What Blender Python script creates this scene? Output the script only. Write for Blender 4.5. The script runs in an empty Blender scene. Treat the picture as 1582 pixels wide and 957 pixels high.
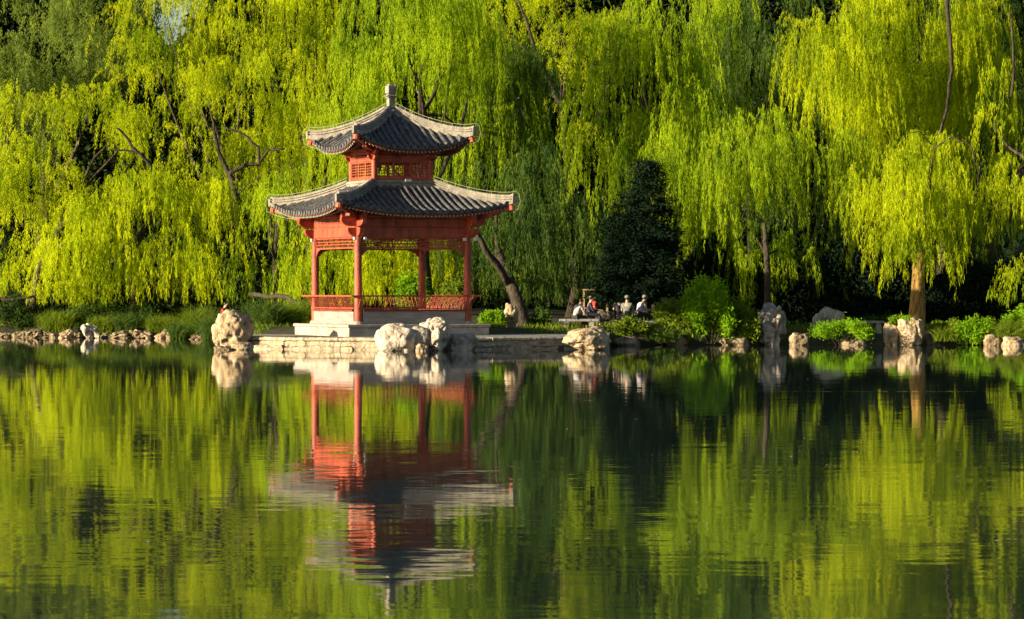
import bpy, math, random
import numpy as np
from mathutils import Vector, Matrix, noise as mnoise

random.seed(7)
rng = np.random.default_rng(11)
SC = bpy.context.scene
COL = SC.collection
R = math.radians

# ------------------------------------------------------------------ camera, world, sun, exposure
CAM_H = 2.16
cam_d = bpy.data.cameras.new('camera')
cam = bpy.data.objects.new('camera', cam_d)
COL.objects.link(cam)
cam.location = (0, 0, CAM_H)
cam.rotation_euler = (R(90 - 0.316), 0, 0)
cam_d.lens = 109.2
cam_d.sensor_width = 36
cam_d.clip_start = 0.5
cam_d.clip_end = 6000
SC.camera = cam

SUN_AZ_FRONT = 24.2      # degrees the sun stands in front of the exact left
SUN_EL = 11.0
sx = -math.cos(R(SUN_AZ_FRONT)) * math.cos(R(SUN_EL))
sy = -math.sin(R(SUN_AZ_FRONT)) * math.cos(R(SUN_EL))
sz = math.sin(R(SUN_EL))
world = bpy.data.worlds.new('World')
SC.world = world
world.use_nodes = True
wn = world.node_tree.nodes
bg = wn['Background']
sky = wn.new('ShaderNodeTexSky')
sky.sky_type = 'NISHITA'
sky.sun_disc = False
sky.sun_elevation = R(SUN_EL)
sky.sun_rotation = math.atan2(sx, sy)
world.node_tree.links.new(sky.outputs[0], bg.inputs[0])
bg.inputs[1].default_value = 0.05
sun_d = bpy.data.lights.new('sun', 'SUN')
sun_d.energy = 5.0
sun_d.angle = R(0.5)
sun_d.color = (1.0, 0.82, 0.53)
sun = bpy.data.objects.new('sun', sun_d)
COL.objects.link(sun)
sun.rotation_euler = Vector((sx, sy, sz)).to_track_quat('Z', 'Y').to_euler()
sun.location = (-60, 60, 40)
SC.view_settings.view_transform = 'Standard'
SC.view_settings.look = 'None'
SC.view_settings.gamma = 1
SC.view_settings.exposure = 1.58
SC.render.engine = 'CYCLES'
SC.cycles.max_bounces = 6
SC.cycles.diffuse_bounces = 3
SC.cycles.glossy_bounces = 3
SC.cycles.transmission_bounces = 4

F = 4800.0
HOR = 452.0
def X(px, Y): return (px - 791.0) / F * Y
def Z(py, Y): return CAM_H - (py - HOR) / F * Y
def at(px, py, Y): return Vector((X(px, Y), Y, Z(py, Y)))

# ------------------------------------------------------------------ helpers
class MB:
    def __init__(s):
        s.v = []; s.f = []; s.m = []
    def add(s, vs, fs, mi=0):
        o = len(s.v)
        s.v.extend([tuple(v) for v in vs])
        for f in fs:
            s.f.append(tuple(i + o for i in f)); s.m.append(mi)
    def box(s, x0, x1, y0, y1, z0, z1, mi=0):
        s.add([(x0,y0,z0),(x1,y0,z0),(x1,y1,z0),(x0,y1,z0),(x0,y0,z1),(x1,y0,z1),(x1,y1,z1),(x0,y1,z1)],
              [(0,3,2,1),(4,5,6,7),(0,1,5,4),(1,2,6,5),(2,3,7,6),(3,0,4,7)], mi)
    def bar(s, a, b, w, h, up=(0,0,1), mi=0):
        a = Vector(a); b = Vector(b); d = (b - a).normalized(); up = Vector(up)
        sd = d.cross(up)
        if sd.length < 1e-4: sd = d.cross(Vector((1,0,0)))
        sd.normalize(); u = sd.cross(d)
        vs = []
        for p in (a, b):
            for i, j in ((-1,-1),(1,-1),(1,1),(-1,1)):
                vs.append(p + sd * (w/2*i) + u * (h/2*j))
        s.add(vs, [(3,2,1,0),(4,5,6,7),(0,1,5,4),(1,2,6,5),(2,3,7,6),(3,0,4,7)], mi)
    def tube(s, pts, rad, n=8, mi=0, cap=True):
        pts = [Vector(p) for p in pts]
        if not hasattr(rad, '__len__'): rad = [rad] * len(pts)
        vs = []; prev = None
        for i, p in enumerate(pts):
            if i == 0: d = pts[1] - pts[0]
            elif i == len(pts) - 1: d = pts[-1] - pts[-2]
            else: d = pts[i+1] - pts[i-1]
            d.normalize()
            if prev is None:
                ref = Vector((0,0,1)) if abs(d.z) < .9 else Vector((1,0,0))
                sd = d.cross(ref).normalized()
            else:
                sd = (prev - d * prev.dot(d)).normalized()
            prev = sd; u = d.cross(sd)
            for k in range(n):
                a = 2 * math.pi * k / n
                vs.append(p + (sd * math.cos(a) + u * math.sin(a)) * rad[i])
        fs = []
        for i in range(len(pts) - 1):
            for k in range(n):
                k2 = (k + 1) % n
                fs.append((i*n+k, i*n+k2, (i+1)*n+k2, (i+1)*n+k))
        if cap:
            fs.append(tuple(range(n-1, -1, -1))); L = (len(pts)-1) * n
            fs.append(tuple(L + k for k in range(n)))
        s.add(vs, fs, mi)
    def prism(s, poly, y0, y1, mi=0):          # polygon in xz, extruded along y
        n = len(poly)
        vs = [(x, y0, z) for x, z in poly] + [(x, y1, z) for x, z in poly]
        fs = [tuple(range(n)), tuple(range(2*n-1, n-1, -1))]
        for i in range(n):
            j = (i + 1) % n
            fs.append((i, i + n, j + n, j))
        s.add(vs, fs, mi)
    def rot(s, k):                              # quarter turns about z (clockwise -> k=-1)
        for _ in range(k % 4):
            s.v = [(-y, x, z) for x, y, z in s.v]
        return s
    def build(s, name, mats, parent=None, smooth=False):
        me = bpy.data.meshes.new(name)
        me.from_pydata(s.v, [], s.f)
        if not isinstance(mats, (list, tuple)): mats = [mats]
        for m in mats: me.materials.append(m)
        me.polygons.foreach_set('material_index', s.m)
        if smooth: me.polygons.foreach_set('use_smooth', [True] * len(s.f))
        me.update()
        o = bpy.data.objects.new(name, me); COL.objects.link(o)
        if parent: o.parent = parent
        return o

def tag(o, label=None, cat=None, group=None, kind=None):
    if label: o['label'] = label
    if cat: o['category'] = cat
    if group: o['group'] = group
    if kind: o['kind'] = kind
    return o
def empty(name, loc, label, cat, group=None, rz=0.0):
    o = bpy.data.objects.new(name, None); COL.objects.link(o)
    o.location = loc; o.rotation_euler = (0, 0, rz); o.empty_display_size = .3
    return tag(o, label, cat, group)
def tri_mesh(name, V, mat, parent=None):        # V: (n,3,3) triangles
    n = len(V)
    me = bpy.data.meshes.new(name)
    me.vertices.add(n * 3)
    me.vertices.foreach_set('co', np.ascontiguousarray(V.reshape(-1), dtype=np.float32))
    me.loops.add(n * 3)
    me.loops.foreach_set('vertex_index', np.arange(n * 3, dtype=np.int32))
    me.polygons.add(n)
    me.polygons.foreach_set('loop_start', np.arange(0, n * 3, 3, dtype=np.int32))
    me.materials.append(mat)
    me.update(calc_edges=True)
    o = bpy.data.objects.new(name, me); COL.objects.link(o)
    if parent: o.parent = parent
    return o

# ------------------------------------------------------------------ materials
def mat(name, c1, c2=None, scale=4.0, rough=.7, bump=0.0, bscale=None, detail=5, spec=.3, contrast=(.35,.65), stretch=None):
    m = bpy.data.materials.new(name); m.use_nodes = True
    nt = m.node_tree; N = nt.nodes; L = nt.links
    b = N['Principled BSDF']
    b.inputs['Roughness'].default_value = rough
    b.inputs['Specular IOR Level'].default_value = spec
    if c2 is None:
        b.inputs['Base Color'].default_value = (*c1, 1)
    tc = N.new('ShaderNodeTexCoord'); mp = N.new('ShaderNodeMapping')
    L.new(tc.outputs['Object'], mp.inputs[0])
    if stretch: mp.inputs['Scale'].default_value = stretch
    if c2 is not None:
        nz = N.new('ShaderNodeTexNoise'); nz.inputs['Scale'].default_value = scale; nz.inputs['Detail'].default_value = detail
        nz.inputs['Roughness'].default_value = .62
        L.new(mp.outputs[0], nz.inputs['Vector'])
        rp = N.new('ShaderNodeValToRGB')
        rp.color_ramp.elements[0].position = contrast[0]; rp.color_ramp.elements[0].color = (*c1, 1)
        rp.color_ramp.elements[1].position = contrast[1]; rp.color_ramp.elements[1].color = (*c2, 1)
        L.new(nz.outputs['Fac'], rp.inputs[0]); L.new(rp.outputs[0], b.inputs['Base Color'])
    if bump:
        n2 = N.new('ShaderNodeTexNoise'); n2.inputs['Scale'].default_value = bscale or scale * 2; n2.inputs['Detail'].default_value = 6
        L.new(mp.outputs[0], n2.inputs['Vector'])
        bp = N.new('ShaderNodeBump'); bp.inputs['Strength'].default_value = bump; bp.inputs['Distance'].default_value = .08
        L.new(n2.outputs['Fac'], bp.inputs['Height']); L.new(bp.outputs[0], b.inputs['Normal'])
    return m

def leaf_mat(name, c1, c2, trans=.45, scale=.35, tcol=1.6, zs=.22):
    m = bpy.data.materials.new(name); m.use_nodes = True
    nt = m.node_tree; N = nt.nodes; L = nt.links
    N.remove(N['Principled BSDF']); out = N['Material Output']
    tc = N.new('ShaderNodeTexCoord')
    n1 = N.new('ShaderNodeTexNoise'); n1.inputs['Scale'].default_value = scale; n1.inputs['Detail'].default_value = 3
    n2 = N.new('ShaderNodeTexNoise'); n2.inputs['Scale'].default_value = 4.0; n2.inputs['Detail'].default_value = 2
    L.new(tc.outputs['Object'], n1.inputs['Vector']); mp = N.new('ShaderNodeMapping'); mp.inputs['Scale'].default_value = (1, 1, zs); L.new(tc.outputs['Object'], mp.inputs[0]); L.new(mp.outputs[0], n2.inputs['Vector'])
    ad = N.new('ShaderNodeMath'); ad.operation = 'MULTIPLY_ADD'; ad.inputs[1].default_value = .8
    L.new(n2.outputs['Fac'], ad.inputs[0]); L.new(n1.outputs['Fac'], ad.inputs[2])
    rp = N.new('ShaderNodeValToRGB')
    rp.color_ramp.elements[0].position = .68; rp.color_ramp.elements[0].color = (*c1, 1)
    rp.color_ramp.elements[1].position = 1.08; rp.color_ramp.elements[1].color = (*c2, 1)
    L.new(ad.outputs[0], rp.inputs[0])
    df = N.new('ShaderNodeBsdfDiffuse'); tr = N.new('ShaderNodeBsdfTranslucent')
    L.new(rp.outputs[0], df.inputs[0])
    mx = N.new('ShaderNodeMix'); mx.data_type = 'RGBA'; mx.blend_type = 'MULTIPLY'; mx.inputs[0].default_value = 1
    mx.inputs[7].default_value = (tcol * 1.05, tcol, tcol * .5, 1)
    L.new(rp.outputs[0], mx.inputs[6]); L.new(mx.outputs[2], tr.inputs[0])
    ms = N.new('ShaderNodeMixShader'); ms.inputs[0].default_value = trans
    L.new(df.outputs[0], ms.inputs[1]); L.new(tr.outputs[0], ms.inputs[2])
    L.new(ms.outputs[0], out.inputs[0])
    return m

M = {}
M['red'] = mat('red_paint', (.12,.024,.017), (.37,.070,.034), 3.0, .55, .25, 20, stretch=(1,1,.35), contrast=(.28,.56), spec=.4)
M['red_dark'] = mat('old_red_paint', (.13,.022,.016), (.22,.040,.024), 4.0, .6, .15, 20)
M['tile'] = mat('grey_clay_tile', (.030,.034,.048), (.125,.12,.12), 5.0, .75, .5, 14)
M['ridge'] = mat('pale_grey_mortar', (.15,.14,.13), (.29,.265,.225), 4.0, .85, .5, 12)
M['stone'] = mat('pale_stone', (.22,.20,.18), (.37,.34,.30), 3.0, .85, .5, 10)
M['greystone'] = mat('grey_stone', (.17,.165,.16), (.30,.285,.27), 2.5, .85, .6, 8)
M['plaster'] = mat('seat_wall_plaster', (.19,.175,.17), (.29,.265,.25), 2.0, .9, .3, 12, stretch=(.6,.6,3))
M['rafter_tip'] = mat('pale_green_rafter_tip', (.25,.32,.25))
M['blue'] = mat('blue_painted_board', (.05,.08,.26), (.10,.14,.35), 9)
M['wire'] = mat('zinc_wire', (.28,.28,.22), rough=.5)
M['plate'] = mat('white_plate', (.7,.7,.68))
M['fluff'] = mat('pale_fluff', (.35,.34,.28))
M['bark'] = mat('dark_bark', (.018,.014,.010), (.060,.047,.034), 5, .9, .9, 9, stretch=(1,1,.3))
M['bark_gold'] = mat('ochre_lichen_bark', (.10,.055,.02), (.36,.22,.06), 6, .9, 1.0, 9, stretch=(1,1,.35))
M['bank'] = mat('bank_soil', (.018,.020,.009), (.050,.050,.018), .8, .95, .6, 3)
M['cloth_white_shaded'] = mat('shade_dimmed_white_cloth', (.26,.25,.26), (.34,.33,.34), 6)  # white cloth darkened so the sunlit sitter looks shaded
M['cloth_grey'] = mat('grey_cloth', (.10,.12,.12), (.15,.17,.17), 6)
M['cloth_navy'] = mat('navy_cloth', (.012,.014,.04), (.02,.022,.055), 6)
M['cloth_dark'] = mat('dark_trousers', (.014,.015,.02), (.025,.025,.03), 6)
M['cloth_red'] = mat('red_cloth', (.22,.015,.015), (.30,.03,.02), 6)
M['cloth_blue'] = mat('blue_cloth', (.03,.10,.50), (.05,.14,.6), 6)
M['cloth_pink'] = mat('lilac_white_cloth', (.36,.33,.40), (.44,.40,.48), 6)
M['skin'] = mat('skin', (.42,.24,.16), (.46,.27,.18), 8, .55)
M['hair'] = mat('black_hair', (.012,.01,.01), (.02,.018,.016), 20, .5)
M['cap'] = mat('shade_dimmed_cap', (.15,.155,.14))  # cap colour lowered to stand for shade on the sitters
M['fence'] = mat('pale_timber_fence', (.22,.17,.09), (.34,.27,.14), 8)

def rock_mat(name, dark, c1, c2):
    m = bpy.data.materials.new(name); m.use_nodes = True
    nt = m.node_tree; N = nt.nodes; L = nt.links; b = N['Principled BSDF']
    b.inputs['Roughness'].default_value = .9; b.inputs['Specular IOR Level'].default_value = .2
    tc = N.new('ShaderNodeTexCoord')
    n1 = N.new('ShaderNodeTexNoise'); n1.inputs['Scale'].default_value = 2.6; n1.inputs['Detail'].default_value = 8; n1.inputs['Roughness'].default_value = .65
    L.new(tc.outputs['Object'], n1.inputs['Vector'])
    rp = N.new('ShaderNodeValToRGB')
    e = rp.color_ramp.elements
    e[0].position = .33; e[0].color = (*dark, 1); e[1].position = .66; e[1].color = (*c2, 1)
    k = e.new(.43); k.color = (*c1, 1)
    L.new(n1.outputs['Fac'], rp.inputs[0]); L.new(rp.outputs[0], b.inputs['Base Color'])
    n2 = N.new('ShaderNodeTexNoise'); n2.inputs['Scale'].default_value = 6; n2.inputs['Detail'].default_value = 8
    L.new(tc.outputs['Object'], n2.inputs['Vector'])
    bp = N.new('ShaderNodeBump'); bp.inputs['Strength'].default_value = .9; bp.inputs['Distance'].default_value = .12
    L.new(n2.outputs['Fac'], bp.inputs['Height']); L.new(bp.outputs[0], b.inputs['Normal'])
    return m
M['terrace'] = rock_mat('cream_wall_stone', (.13,.10,.07), (.30,.25,.18), (.40,.345,.26))
M['rock'] = rock_mat('cream_limestone', (.08,.05,.025), (.28,.21,.13), (.45,.37,.27))
M['rock_white'] = rock_mat('white_limestone', (.10,.07,.05), (.36,.30,.24), (.55,.50,.43))
M['rock_grey'] = rock_mat('grey_limestone', (.06,.05,.045), (.22,.20,.18), (.40,.36,.33))
M['rock_brown'] = rock_mat('brown_shore_rock', (.035,.025,.016), (.16,.12,.075), (.36,.295,.20))

M['rock_dim'] = rock_mat('dimmed_grey_stone', (.04,.035,.03), (.10,.09,.08), (.17,.155,.14))  # grey limestone darkened to dim the sun it catches
M['leaf_yellow'] = leaf_mat('yellow_green_willow_leaf', (.112,.190,.009), (.385,.455,.012), .5, tcol=1.7)
M['leaf_green'] = leaf_mat('fresh_green_willow_leaf', (.085,.165,.012), (.28,.38,.014), .48, tcol=1.7)
M['leaf_shaded'] = leaf_mat('shade_darkened_green_leaf', (.028,.065,.020), (.080,.135,.026), .36)  # willow green darkened, crown self-shade put into the leaf colour
M['leaf_blue'] = leaf_mat('blue_green_tree_leaf', (.07,.125,.034), (.19,.25,.045), .45)
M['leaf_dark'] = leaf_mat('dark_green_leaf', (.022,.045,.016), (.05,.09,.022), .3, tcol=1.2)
M['leaf_shade_black'] = leaf_mat('shade_black_foliage', (.005,.012,.008), (.012,.024,.013), .08, tcol=1.0)  # near-black base colour carries the deep shade under the trees
M['leaf_bush'] = leaf_mat('bright_shrub_leaf', (.09,.20,.010), (.20,.36,.015), .45)
M['leaf_herb'] = leaf_mat('bank_herb_leaf', (.06,.11,.014), (.16,.22,.02), .4)
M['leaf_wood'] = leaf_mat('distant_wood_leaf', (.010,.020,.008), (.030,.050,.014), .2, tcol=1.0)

def water_mat():
    m = bpy.data.materials.new('lake_water'); m.use_nodes = True
    nt = m.node_tree; N = nt.nodes; L = nt.links; b = N['Principled BSDF']
    b.inputs['Base Color'].default_value = (.011,.021,.022,1)
    b.inputs['Roughness'].default_value = .03
    b.inputs['IOR'].default_value = 1.33
    b.inputs['Specular IOR Level'].default_value = .75
    geo = N.new('ShaderNodeNewGeometry')
    def slopes(scale, amp, sxy=(1,1,1), detail=3):
        mp = N.new('ShaderNodeMapping'); mp.inputs['Scale'].default_value = sxy
        L.new(geo.outputs['Position'], mp.inputs[0])
        nz = N.new('ShaderNodeTexNoise'); nz.inputs['Scale'].default_value = scale; nz.inputs['Detail'].default_value = detail
        L.new(mp.outputs[0], nz.inputs['Vector'])
        s = N.new('ShaderNodeVectorMath'); s.operation = 'SUBTRACT'; s.inputs[1].default_value = (.5,.5,.5)
        L.new(nz.outputs['Color'], s.inputs[0])
        k = N.new('ShaderNodeVectorMath'); k.operation = 'MULTIPLY'; k.inputs[1].default_value = (amp, amp, 0)
        L.new(s.outputs[0], k.inputs[0])
        return k
    a = slopes(6.0, .020, (.4,1,1)); c = slopes(1.6, .007, (.4,1,1), 2)
    # wind patches: the surface is calmer towards the far bank
    sx_ = N.new('ShaderNodeSeparateXYZ'); L.new(geo.outputs['Position'], sx_.inputs[0])
    mr = N.new('ShaderNodeMapRange'); mr.inputs[1].default_value = 95; mr.inputs[2].default_value = 35
    mr.inputs[3].default_value = .30; mr.inputs[4].default_value = 1.0
    L.new(sx_.outputs[1], mr.inputs[0])
    mp = N.new('ShaderNodeMapping'); mp.inputs['Scale'].default_value = (.03,.25,1); L.new(geo.outputs['Position'], mp.inputs[0])
    pn = N.new('ShaderNodeTexNoise'); pn.inputs['Scale'].default_value = 1; pn.inputs['Detail'].default_value = 3; L.new(mp.outputs[0], pn.inputs['Vector'])
    pr = N.new('ShaderNodeMapRange'); pr.inputs[1].default_value = .35; pr.inputs[2].default_value = .7; pr.inputs[3].default_value = .55; pr.inputs[4].default_value = 1.5
    L.new(pn.outputs['Fac'], pr.inputs[0])
    ml = N.new('ShaderNodeMath'); ml.operation = 'MULTIPLY'; L.new(mr.outputs[0], ml.inputs[0]); L.new(pr.outputs[0], ml.inputs[1])
    # a thin breeze line crossing the lake
    wv = N.new('ShaderNodeTexNoise'); wv.inputs['Scale'].default_value = .12; wv.inputs['Detail'].default_value = 2; L.new(geo.outputs['Position'], wv.inputs['Vector'])
    def m2(op, a_, b_):
        q = N.new('ShaderNodeMath'); q.operation = op
        for i_, v_ in ((0, a_), (1, b_)):
            if isinstance(v_, (int, float)): q.inputs[i_].default_value = v_
            else: L.new(v_, q.inputs[i_])
        return q.outputs[0]
    yy = m2('ADD', sx_.outputs[1], m2('MULTIPLY', wv.outputs['Fac'], 3.0))
    dist = m2('ABSOLUTE', m2('SUBTRACT', yy, 69.3), 0)
    band = m2('MAXIMUM', m2('SUBTRACT', 1.0, m2('DIVIDE', dist, .40)), 0)
    band = m2('MULTIPLY', band, m2('MAXIMUM', m2('MULTIPLY', m2('SUBTRACT', pn.outputs['Fac'], .48), 30.0), 0))
    ml2 = m2('ADD', ml.outputs[0], band)
    ad = N.new('ShaderNodeVectorMath'); ad.operation = 'ADD'; L.new(a.outputs[0], ad.inputs[0]); L.new(c.outputs[0], ad.inputs[1])
    sc = N.new('ShaderNodeVectorMath'); sc.operation = 'SCALE'; L.new(ad.outputs[0], sc.inputs[0]); L.new(ml2, sc.inputs['Scale'])
    up = N.new('ShaderNodeVectorMath'); up.operation = 'ADD'; up.inputs[1].default_value = (0,0,1); L.new(sc.outputs[0], up.inputs[0])
    nm = N.new('ShaderNodeVectorMath'); nm.operation = 'NORMALIZE'; L.new(up.outputs[0], nm.inputs[0])
    L.new(nm.outputs[0], b.inputs['Normal'])
    return m
M['water'] = water_mat()

# ------------------------------------------------------------------ the setting: water, ground
w = MB(); w.add([(-900,-300,0),(900,-300,0),(900,900,0),(-900,900,0)], [(0,1,2,3)])
tag(w.build('lake_water', M['water']), 'calm dark green lake mirroring pavilion and willows', kind='structure')

shore_pts = [(-60,150),(X(0,150),152),(X(150,152),150.5),(X(300,150),148),(X(335,140),139),(X(352,128),127.5),(X(400,126),124),(X(640,122),120.5),
             (X(870,124),124),(X(950,126),127),(X(1100,128),128.5),(X(1300,128),128.5),(X(1450,128),128.5),(X(1582,126),126.5),(60,122)]
def shoreY(x):
    if x <= shore_pts[0][0]: return shore_pts[0][1]
    for (a, ya), (b, yb) in zip(shore_pts, shore_pts[1:]):
        if x <= b: return ya + (yb - ya) * (x - a) / (b - a)
    return shore_pts[-1][1]
def groundZ(x, y):
    d = y - shoreY(x) + .5 * mnoise.noise(Vector((x * .5, y * .5, 3)))
    if d < -1: return -1.2
    if d < .6: return -1.2 + (d + 1) / 1.6 * 1.6
    z = .40 + min(.30, (d - .6) * .12) + min(1.2, max(0, d - 8) * .02)
    return z + .06 * mnoise.noise(Vector((x * .8, y * .8, 0)))
def axis(a, b, step, far):
    c = list(np.arange(a, b + .01, step)); k = step; lo = a; hi = b; L_ = []; H_ = []
    while hi < far:
        k *= 1.6; hi += k; lo -= k; H_.append(hi); L_.append(lo)
    return L_[::-1] + c + H_
gx = axis(-40, 40, .6, 900)
gy = [v for v in axis(112, 172, .6, 1200) if v > 100]
g = MB(); nx = len(gx)
g.v = [(x, y, groundZ(x, y)) for y in gy for x in gx]
g.f = [(j*nx+i, j*nx+i+1, (j+1)*nx+i+1, (j+1)*nx+i) for j in range(len(gy)-1) for i in range(nx-1)]
g.m = [0] * len(g.f)
tag(g.build('ground', M['bank'], smooth=True), 'earthen lake bank behind the shoreline rocks', kind='structure')

# ------------------------------------------------------------------ leaves
def leaf_tris(P, D, ln, wd):
    """P (n,3) base points, D (n,3) unit directions, returns slim triangles"""
    n = len(P)
    r = rng.normal(size=(n, 3)); s = np.cross(D, r); s /= (np.linalg.norm(s, axis=1, keepdims=True) + 1e-9)
    hw = (wd * .5)[:, None] * s
    V = np.empty((n, 3, 3)); V[:,0] = P - hw; V[:,1] = P + hw; V[:,2] = P + D * ln[:, None]
    return V

def strands(P0, OUT, L, per_m=13, ln=.2, wd=.045, arch=.35, sway=.12, spread=.045, splay=(.10,.32)):
    """weeping shoots: P0 (n,3) starts, OUT (n,2) horizontal run, L lengths"""
    n = len(P0)
    cnt = np.maximum(3, (L * per_m).astype(int)); tot = cnt.sum()
    idx = np.repeat(np.arange(n), cnt)
    s = rng.random(tot) ** .92 * L[idx]
    run = 1 - np.exp(-s / .8)
    ph = rng.random(n) * 6.28; ph2 = rng.random(n) * 6.28
    p = np.empty((tot, 3))
    sw = sway * (s / 3.0)
    p[:,0] = P0[idx,0] + OUT[idx,0] * run + sw * np.sin(s * 1.1 + ph[idx])
    p[:,1] = P0[idx,1] + OUT[idx,1] * run + sw * np.cos(s * .9 + ph2[idx])
    h = np.hypot(OUT[idx,0], OUT[idx,1])
    p[:,2] = P0[idx,2] + arch * h * np.sin(np.minimum(s / .9, 1.0) * math.pi) - np.maximum(0, s - .35) 
    p += rng.normal(size=(tot, 3)) * spread * .6
    ang = rng.random(tot) * 6.28; sp = splay[0] + splay[1] * rng.random(tot)
    D = np.stack([np.cos(ang) * sp, np.sin(ang) * sp, -np.ones(tot)], 1)
    D /= np.linalg.norm(D, axis=1, keepdims=True)
    l = ln * (.65 + .6 * rng.random(tot)); w_ = wd * (.7 + .6 * rng.random(tot))
    return leaf_tris(p, D, l, w_)

DENS = .52
GAP = [-.04]
def crown_points(ells, dens, base):
    """cluster centres over the shells of the crown's lobes"""
    C = []
    for (px, py, Y, rx, ry, rz) in ells:
        c = at(px, py, Y); a = rx * Y / F; b = rz * Y / F
        n = max(6, int(a * b * math.pi * dens * DENS))
        u = rng.normal(size=(n, 3)); u[:,1] -= .45; u[:,2] += .15
        u /= np.linalg.norm(u, axis=1, keepdims=True)
        r = .55 + .45 * rng.random((n, 1)) ** .5
        p = u * r * np.array([a, ry, b]) + np.array(c)
        out = u * np.array([1, 1, 0])
        nz = np.array([mnoise.noise(Vector((q[0] * .32, q[1] * .32, q[2] * .42)) + Vector((31, 7, 5))) for q in p])
        keep = nz > GAP[0]
        p = p[keep]; out = out[keep]; nz = nz[keep]
        p = p + out * (nz[:, None] * 2.2)
        C.append(np.concatenate([p, out], 1))
    return np.concatenate(C)

def limb_path(a, b, sag=.15, n=6, wob=.25):
    a = Vector(a); b = Vector(b); pts = []
    L_ = (b - a).length
    o = Vector((random.uniform(-1,1), random.uniform(-1,1), random.uniform(-.3,1)))
    for i in range(n + 1):
        t = i / n
        p = a.lerp(b, t) + o * math.sin(t * math.pi) * L_ * sag
        p += Vector((mnoise.noise(p * .9), mnoise.noise(p * .9 + Vector((9,0,0))), mnoise.noise(p * .9 + Vector((0,9,0))))) * wob * math.sin(t * math.pi)
        pts.append(p)
    return pts

def willow(label, base, trunk, ells, mat_leaf, L=(2.0, 3.6), dens=2.2, k=9, per_m=16, ln=.22, wd=.034, splay=(.10,.32), r0=.35, limbs=(), bark='bark', name='willow_tree', group=None, clus=.75, arch=.35, zmin=1.2, n_auto=9, gap=-.04):
    bx, by = base
    bz = groundZ(bx, by) - .1
    root = empty(name, (bx, by, bz), label, 'tree', group)
    GAP[0] = gap
    Cc = crown_points(ells, dens, base)
    # every tuft is a fountain of ropes, every rope a few shoots hanging together
    nr = 9; ns_ = 3
    nrp = len(Cc) * nr
    ri = np.repeat(np.arange(len(Cc)), nr)
    size = (.6 + .8 * rng.random(len(Cc)))[ri][:,None]
    ra = rng.random(nrp) * 6.283; rr = rng.random(nrp) ** .6
    ring = np.stack([np.cos(ra) * rr, np.sin(ra) * rr], 1)
    RP = Cc[ri,:3].copy(); RP[:,:2] += ring * clus * size; RP[:,2] -= rr ** 2 * clus * .7 * size[:,0]; RP[:,2] += rng.normal(size=nrp) * .12
    RO = (ring * .75 + Cc[ri,3:5] * .45) * size * (.7 + .5 * rng.random((nrp, 1)))
    cl = L[0] + (L[1] - L[0]) * rng.random(len(Cc))
    RL = cl[ri] * (.45 + .65 * rng.random(nrp))
    n = nrp * ns_
    idx = np.repeat(np.arange(nrp), ns_)
    P0 = RP[idx] + rng.normal(size=(n, 3)) * np.array([.06, .06, .12])
    OUT = RO[idx] + rng.normal(size=(n, 2)) * .05
    Ls = RL[idx] * (.7 + .35 * rng.random(n))
    Ls = np.minimum(Ls, np.maximum(.6, P0[:,2] - zmin - .5 * rng.random(n)))
    V = strands(P0, OUT, Ls, per_m, ln, wd, arch, splay=splay, spread=.045 if splay[0] < .3 else .09)
    V -= np.array([bx, by, bz])
    tri_mesh('crown', V, mat_leaf, root)
    # trunk and limbs
    tb = MB()
    pts = [Vector((bx, by, bz - .2))] + [Vector(p) for p in trunk]
    dense = []
    for i in range(len(pts) - 1):
        for t in (0, .33, .66): dense.append(pts[i].lerp(pts[i+1], t))
    dense.append(pts[-1])
    m_ = len(dense)
    rad = [r0 * (1.25 if i == 0 else 1) * (1 - .6 * i / m_) * (1 + .12 * mnoise.noise(dense[i] * 2)) for i in range(m_)]
    O = Vector((bx, by, bz))
    tb.tube([p - O for p in dense], rad, 12)
    trk = tb.build('trunk', M[bark], root, smooth=True)
    top = dense[-1]; mid = dense[int(m_ * .6)]
    for q in range(n_auto):
        c = Cc[random.randrange(len(Cc))]
        s_ = top if q % 2 else mid
        e = Vector(c[:3]) + Vector((0, 1.4, -.5))
        lm = MB(); pp = limb_path(s_, e)
        lm.tube([p - O for p in pp], [r0 * .26 * (1 - .85 * i / (len(pp)-1)) + .012 for i in range(len(pp))], 7)
        lm.build('limb', M['bark'], root, smooth=True)
    for pl, ra, rb in limbs:
        lm = MB(); P = [Vector(p) for p in pl]; dd = []
        for i in range(len(P) - 1):
            for t in (0, .33, .66):
                p = P[i].lerp(P[i+1], t); dd.append(p + Vector((mnoise.noise(p * 1.7), 0, mnoise.noise(p * 1.7 + Vector((5,5,5))))) * .12)
        dd.append(P[-1])
        lm.tube([p - O for p in dd], [ra + (rb - ra) * i / (len(dd)-1) for i in range(len(dd))], 8)
        lm.build('limb', M['bark'], root, smooth=True)
    return root

GW = 'weeping willows along the lake bank'
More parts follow.
